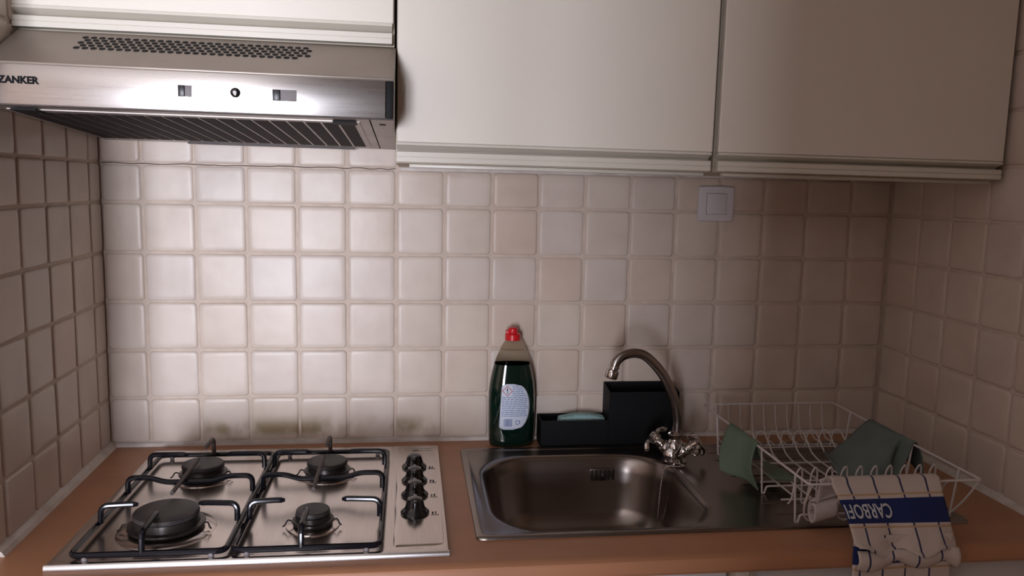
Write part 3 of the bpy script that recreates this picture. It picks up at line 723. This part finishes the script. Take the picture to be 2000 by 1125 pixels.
sp_ = tag(obj('sponge', sponge(), 'sponge', smooth=60), 'pale blue sponge standing in the low black tray', 'sponge'); sp_.location = (.9985, -.0325, .0345); sp_.rotation_euler = (.12, 0, 0)

# ---------------------------------------------------------------- light switch
def switch():
    t = thing('light_switch', 'square white light switch on the tiles under wall cabinets', 'switch', (1.2873, -.0022, .5198))
    b = BM(); h = .0405
    V = []
    for ins, y in ((0, 0.0), (0, -.0050), (.0018, -.0075), (.012, -.0088)):
        row = []
        for k in range(32):
            s = k//8; f = (k % 8)/8; c = [(-1, -1), (1, -1), (1, 1), (-1, 1)]; a, b_ = c[s], c[(s+1) % 4]
            x, z = a[0]+(b_[0]-a[0])*f, a[1]+(b_[1]-a[1])*f
            e = 1+.035*(1-min(abs(x), abs(z))**2)-.035
            row.append(b.verts.new((x*(h-ins)*e, y, z*(h-ins-.002)*e)))
        V.append(row)
    for A, B in zip(V, V[1:]):
        for k in range(32): b.faces.new((A[k], A[(k+1) % 32], B[(k+1) % 32], B[k]))
    b.faces.new(V[-1]); b.faces.new(V[0])
    obj('plate', b, 'white_plastic', t, smooth=40)
    g = obj('gap', bx(-.0228, .0228, -.0092, -.0085, -.0228, .0228), 'switch_grey', t, smooth=0)
    obj('rocker', bx(-.0220, .0220, -.0112, -.0080, -.0220, .0220, bev=.001), 'white_plastic', t)
switch()

# ---------------------------------------------------------------- dish rack
RX0, RX1, RY0, RY1, RZ = 1.2585, 1.5555, -.536, -.068, .090
def rack():
    t = thing('dish_rack', 'white wire dish rack standing on the sink drainer', 'dish rack', (0, 0, 0))
    obj('rim', tube(BM(), fillet([(RX0, RY0, RZ), (RX1, RY0, RZ), (RX1, RY1, RZ), (RX0, RY1, RZ)], .006, 3, True), .0021, 8, True), 'white_wire', t)
    zb = .016; bx0, bx1 = 1.272, 1.542
    for y in (-.140, -.352, -.480):
        L = [(RX0+.002, y-.004, RZ), (1.268, y, .0033), (1.2725, y, .0030), (1.276, y, zb)]
        m = [(RX1-.002, y-.004, RZ), (1.546, y, .0033), (1.5415, y, .0030), (1.538, y, zb)]
        obj('leg_wire', tube(BM(), fillet(L+m[::-1], .004, 3), .0019, 6), 'white_wire', t)
    for y in (-.125, -.235, -.330, -.415):
        obj('bottom_wire', tube(BM(), [(1.274, y, zb), (1.540, y, zb)], .0017, 6), 'white_wire', t)
    for k in range(10):
        x = 1.288+k*.0268
        obj('back_wire', tube(BM(), fillet([(x, RY1, RZ), (x, RY1-.006, .050), (x, RY1-.022, zb+.003), (x, -.128, zb+.003)], .012, 4), .0014, 6), 'white_wire', t)
    for k in range(9):
        x = 1.300+k*.0280
        obj('plate_wire', tube(BM(), fillet([(x-.014, -.148, .020), (x-.010, -.150, .052), (x, -.152, .056), (x+.006, -.156, .050), (x+.004, -.196, zb+.006), (x, -.235, zb+.003), (x, -.418, zb+.003)], .012, 4), .0016, 6), 'white_wire', t)
    b = BM(); n = 10; p = .0272; pts = []                  # wave of small hoops behind the front
    for i in range(n*16+1):
        f = i/16; a = f*2*PI
        c_ = math.cos(a); pts.append((1.2745+f*p, -.4380-.012*(.5-.5*c_), .052-.034*math.copysign(abs(c_)**.45, c_)))
    obj('hoop_wire', tube(b, pts, .0016, 6), 'white_wire', t)
    for k in range(5):                                      # deep hoops hanging from the front rail
        x = 1.263+k*.0575; P = []
        for i in range(15):
            a = PI*i/14; P.append((x+.0290-.0290*math.cos(a), -.537+.048*math.sin(a)**.8, RZ-.081*math.sin(a)**.8))
        obj('front_hoop', tube(BM(), P, .0018, 6), 'white_wire', t)
rack()

# ---------------------------------------------------------------- cloths
def cat(p0, p1, p2, p3, t): return .5*((2*p1)+(p2-p0)*t+(2*p0-5*p1+4*p2-p3)*t*t+(3*p1-p0-3*p2+p3)*t**3)
def patch(ctrl, n=6, m=6):
    def line(P, n):
        Q = [P[0]*2-P[1]]+P+[P[-1]*2-P[-2]]; out = []
        for i in range(1, len(Q)-2):
            for k in range(n): out.append(cat(*Q[i-1:i+3], k/n))
        out.append(P[-1]); return out
    R = [line([Vector(p) for p in row], m) for row in ctrl]
    cols_ = [line([R[i][j] for i in range(len(R))], n) for j in range(len(R[0]))]
    return [[cols_[j][i] for j in range(len(cols_))] for i in range(len(cols_[0]))]
# green cloth over the left rail (rows: back to front; columns: outside hem, over the rail, inside hem)
cl = [[(1.213, -.285, .024), (1.222, -.262, .060), (1.2560, -.222, .0945), (1.272, -.215, .070), (1.290, -.220, .040), (1.315, -.235, .024)],
      [(1.228, -.305, .021), (1.232, -.285, .060), (1.2570, -.262, .0955), (1.276, -.255, .068), (1.297, -.258, .036), (1.330, -.268, .0235)],
      [(1.249, -.318, .017), (1.246, -.312, .058), (1.2580, -.305, .0950), (1.273, -.300, .070), (1.300, -.300, .036), (1.340, -.305, .0225)],
      [(1.261, -.352, .0085), (1.247, -.347, .050), (1.2580, -.343, .0955), (1.266, -.342, .070), (1.290, -.345, .030), (1.345, -.345, .0215)]]
o = tag(obj('dish_cloth', grid(BM(), patch(cl, 7, 7)), 'green_cloth', smooth=80), 'green cloth draped over the left rail of the dish rack', 'cloth', 'cloths drying on the dish rack'); solidify(o, .0022)
# grey-green cloth over the right rail
c2 = [[(1.590, -.225, .050), (1.575, -.222, .075), (1.5555, -.216, .0955), (1.530, -.220, .082), (1.490, -.232, .055), (1.449, -.247, .036), (1.440, -.252, .046)],
      [(1.590, -.265, .040), (1.577, -.262, .072), (1.5555, -.262, .0955), (1.527, -.265, .083), (1.492, -.280, .058), (1.455, -.300, .033), (1.436, -.300, .029)],
      [(1.590, -.305, .035), (1.577, -.305, .070), (1.5555, -.305, .0955), (1.532, -.310, .082), (1.500, -.325, .056), (1.462, -.345, .029), (1.430, -.350, .0235)],
      [(1.588, -.318, .032), (1.576, -.318, .070), (1.5555, -.322, .0965), (1.537, -.326, .080), (1.522, -.338, .054), (1.517, -.345, .030), (1.500, -.348, .0235)],
      [(1.586, -.330, .030), (1.576, -.332, .070), (1.5555, -.335, .0955), (1.550, -.328, .075), (1.540, -.325, .055), (1.535, -.330, .035), (1.530, -.335, .0255)],
      [(1.584, -.352, .028), (1.574, -.356, .068), (1.5555, -.360, .0965), (1.549, -.356, .074), (1.545, -.352, .054), (1.541, -.350, .033), (1.538, -.350, .0235)]]
o = tag(obj('dish_cloth', grid(BM(), patch(c2, 6, 6)), 'grey_green_cloth', smooth=80), 'grey-green cloth slumped over the right rail of the dish rack', 'cloth', 'cloths drying on the dish rack'); solidify(o, .0022)

# tea towel over the front rail
A = [(-.06, -.518, 1.2990, .0850, 1.4740, .0870), (-.02, -.526, 1.2975, .0950, 1.4755, .0965), (0.007, -.53, 1.2962, .0985, 1.4755, .0995), (0.027, -.54, 1.2920, .1000, 1.4735, .1010), (0.067, -.546, 1.2895, .0985, 1.4730, .0995), (0.133, -.552, 1.2880, .0935, 1.4715, .0944), (0.233, -.56, 1.2904, .084, 1.4695, .0848), (0.367, -.57, 1.2940, .0713, 1.4685, .0719),
     (0.5, -.579, 1.2960, .0608, 1.4685, .0588), (0.633, -.587, 1.2975, .0480, 1.4690, .0454), (0.767, -.594, 1.2991, .0350, 1.47, .0317), (0.887, -.6, 1.2998, .0233, 1.4720, .0194), (0.98, -.604, 1.3009, .0140, 1.4740, .0075), (1.03, -.6065, 1.3060, .0105, 1.4760, .0020), (1.06, -.6040, 1.3080, .0105, 1.4750, .0030), (1.09, -.6005, 1.3080, .0140, 1.4740, .0075)]
def towel_pt(f, s, lift=0.0):
    """f across 0..1, s the row coordinate (A[:,0])"""
    for a, b in zip(A, A[1:]):
        if a[0] <= s <= b[0] or b is A[-1]:
            t = (s-a[0])/(b[0]-a[0]); y = a[1]+(b[1]-a[1])*t; xl = a[2]+(b[2]-a[2])*t; zl = a[3]+(b[3]-a[3])*t; xr = a[4]+(b[4]-a[4])*t; zr = a[5]+(b[5]-a[5])*t; break
    amp = max(0, min(1, (s-.1)/.8))
    wv = math.sin(f*PI*3.2+.6)*.0035+math.sin(f*PI*7+s*2)*.0012
    p = Vector((xl+(xr-xl)*f, y-amp*wv, zl+(zr-zl)*f+amp*wv*.4))
    if s > .9: p.z += .006*math.sin(f*PI*5+1)*min(1, (s-.9)/.1); p.y -= .003*math.sin(f*PI*4)*min(1, (s-.9)/.1)
    return p+Vector((0, -.8, .6)).normalized()*lift
def towel():
    t = thing('tea_towel', 'white tea towel with blue band and thin stripes over the rack front', 'towel', (0, 0, 0))
    ss = []
    for a, b in zip(A, A[1:]):
        for k in range(3): ss.append(a[0]+(b[0]-a[0])*k/3)
    ss.append(A[-1][0]); n = 44
    o = obj('front_fold', grid(BM(), [[towel_pt(j/n, s) for j in range(n+1)] for s in ss], [[(j/n, s) for j in range(n+1)] for s in ss]), 'towel', t, smooth=80); solidify(o, .003)
    # lower layer hanging in front of the worktop edge
    B = []; UV = []; m = 16
    for i in range(m+1):
        f = i/m; z = .030-.20*f; row = []; ur = []
        for j in range(n+1):
            u = j/n; x = 1.3035+(1.4665-1.3035)*u+.004*f
            y = -.5965-.002*math.sin(u*9)*(.3+f)-.0025*math.sin(u*17+1)*f
            if z > .012: y -= 0
            row.append((x, y, z)); ur.append((u*1.02+.07, 1.08+f*1.33))
        B.append(row); UV.append(ur)
    o = obj('under_layer', grid(BM(), B, UV), 'towel', t, smooth=80); solidify(o, .003)
    # crumpled hem between the layers
    Q = []; UV = []
    for i in range(9):
        f = i/8; row = []; ur = []
        for j in range(n+1):
            u = j/n; x = 1.3085+(1.4755-1.3085)*u
            hem = .0135*abs(math.sin(u*PI*2.1+.5))
            row.append((x, -.6005-.007*math.sin(f*PI)-.002*math.sin(u*13), .014-(.006+.022*f)-hem*f+.012*u*f*(1-u)*2)); ur.append((u+.04, .75+f*.18))
        Q.append(row); UV.append(ur)
    o = obj('crumpled_hem', grid(BM(), Q, UV), 'towel', t, smooth=80); solidify(o, .003)
    # rolled end hanging inside the front rail
    b = BM(); Rr = []
    for i in range(13):
        f = i/12; c = Vector((1.297+.0235*f+.010, -.508+.006*f, .062-.0*f)); row = []
        for k in range(29):
            s = k/28; a = -.3+s*PI*2.6; r = .0165*(1-.42*s)
            row.append(Vector((1.2830+.040*f, -.5040+.8*r*math.sin(a), .040+.030*f*0+r*1.25*math.cos(a)-.010*(1-f))))
        Rr.append(row)
    o = obj('rolled_end', grid(b, Rr), 'towel_plain', t, smooth=80); solidify(o, .003)
    # drop from the rail to the rolled end
    Dp = [[(1.288+.17*u, -.5165+.006*math.sin(u*8)+.010*f, .090-.045*f+.004*math.sin(u*11)) for u in [j/20 for j in range(21)]] for f in [i/6 for i in range(7)]]
    o = obj('back_drop', grid(BM(), Dp), 'towel_plain', t, smooth=80); solidify(o, .003)
    # woven word, upside down for the viewer
    b = text_mesh('CARBOFI', 1.0, 0, .012); xs = [v.co.x for v in b.verts]; ys = [v.co.y for v in b.verts]
    x0, x1, y0, y1 = min(xs), max(xs), min(ys), max(ys)
    bmesh.ops.subdivide_edges(b, edges=[e for e in b.edges if e.calc_length() > .2], cuts=3)
    for v in b.verts:
        p = (v.co.x-x0)/(x1-x0); q = (v.co.y-y0)/(y1-y0)
        v.co = towel_pt(.455-.450*p, .385+.205*q, .0022)
    o = obj('woven_word', b, 'woven_white', t, smooth=0); solidify(o, .0004)
towel()

# ---------------------------------------------------------------- lift everything from worktop level to room level
for o in list(C.objects):
    if o.parent is None and o.type in ('MESH', 'EMPTY'): o.location.z += ZC
bpy.context.view_layer.update()
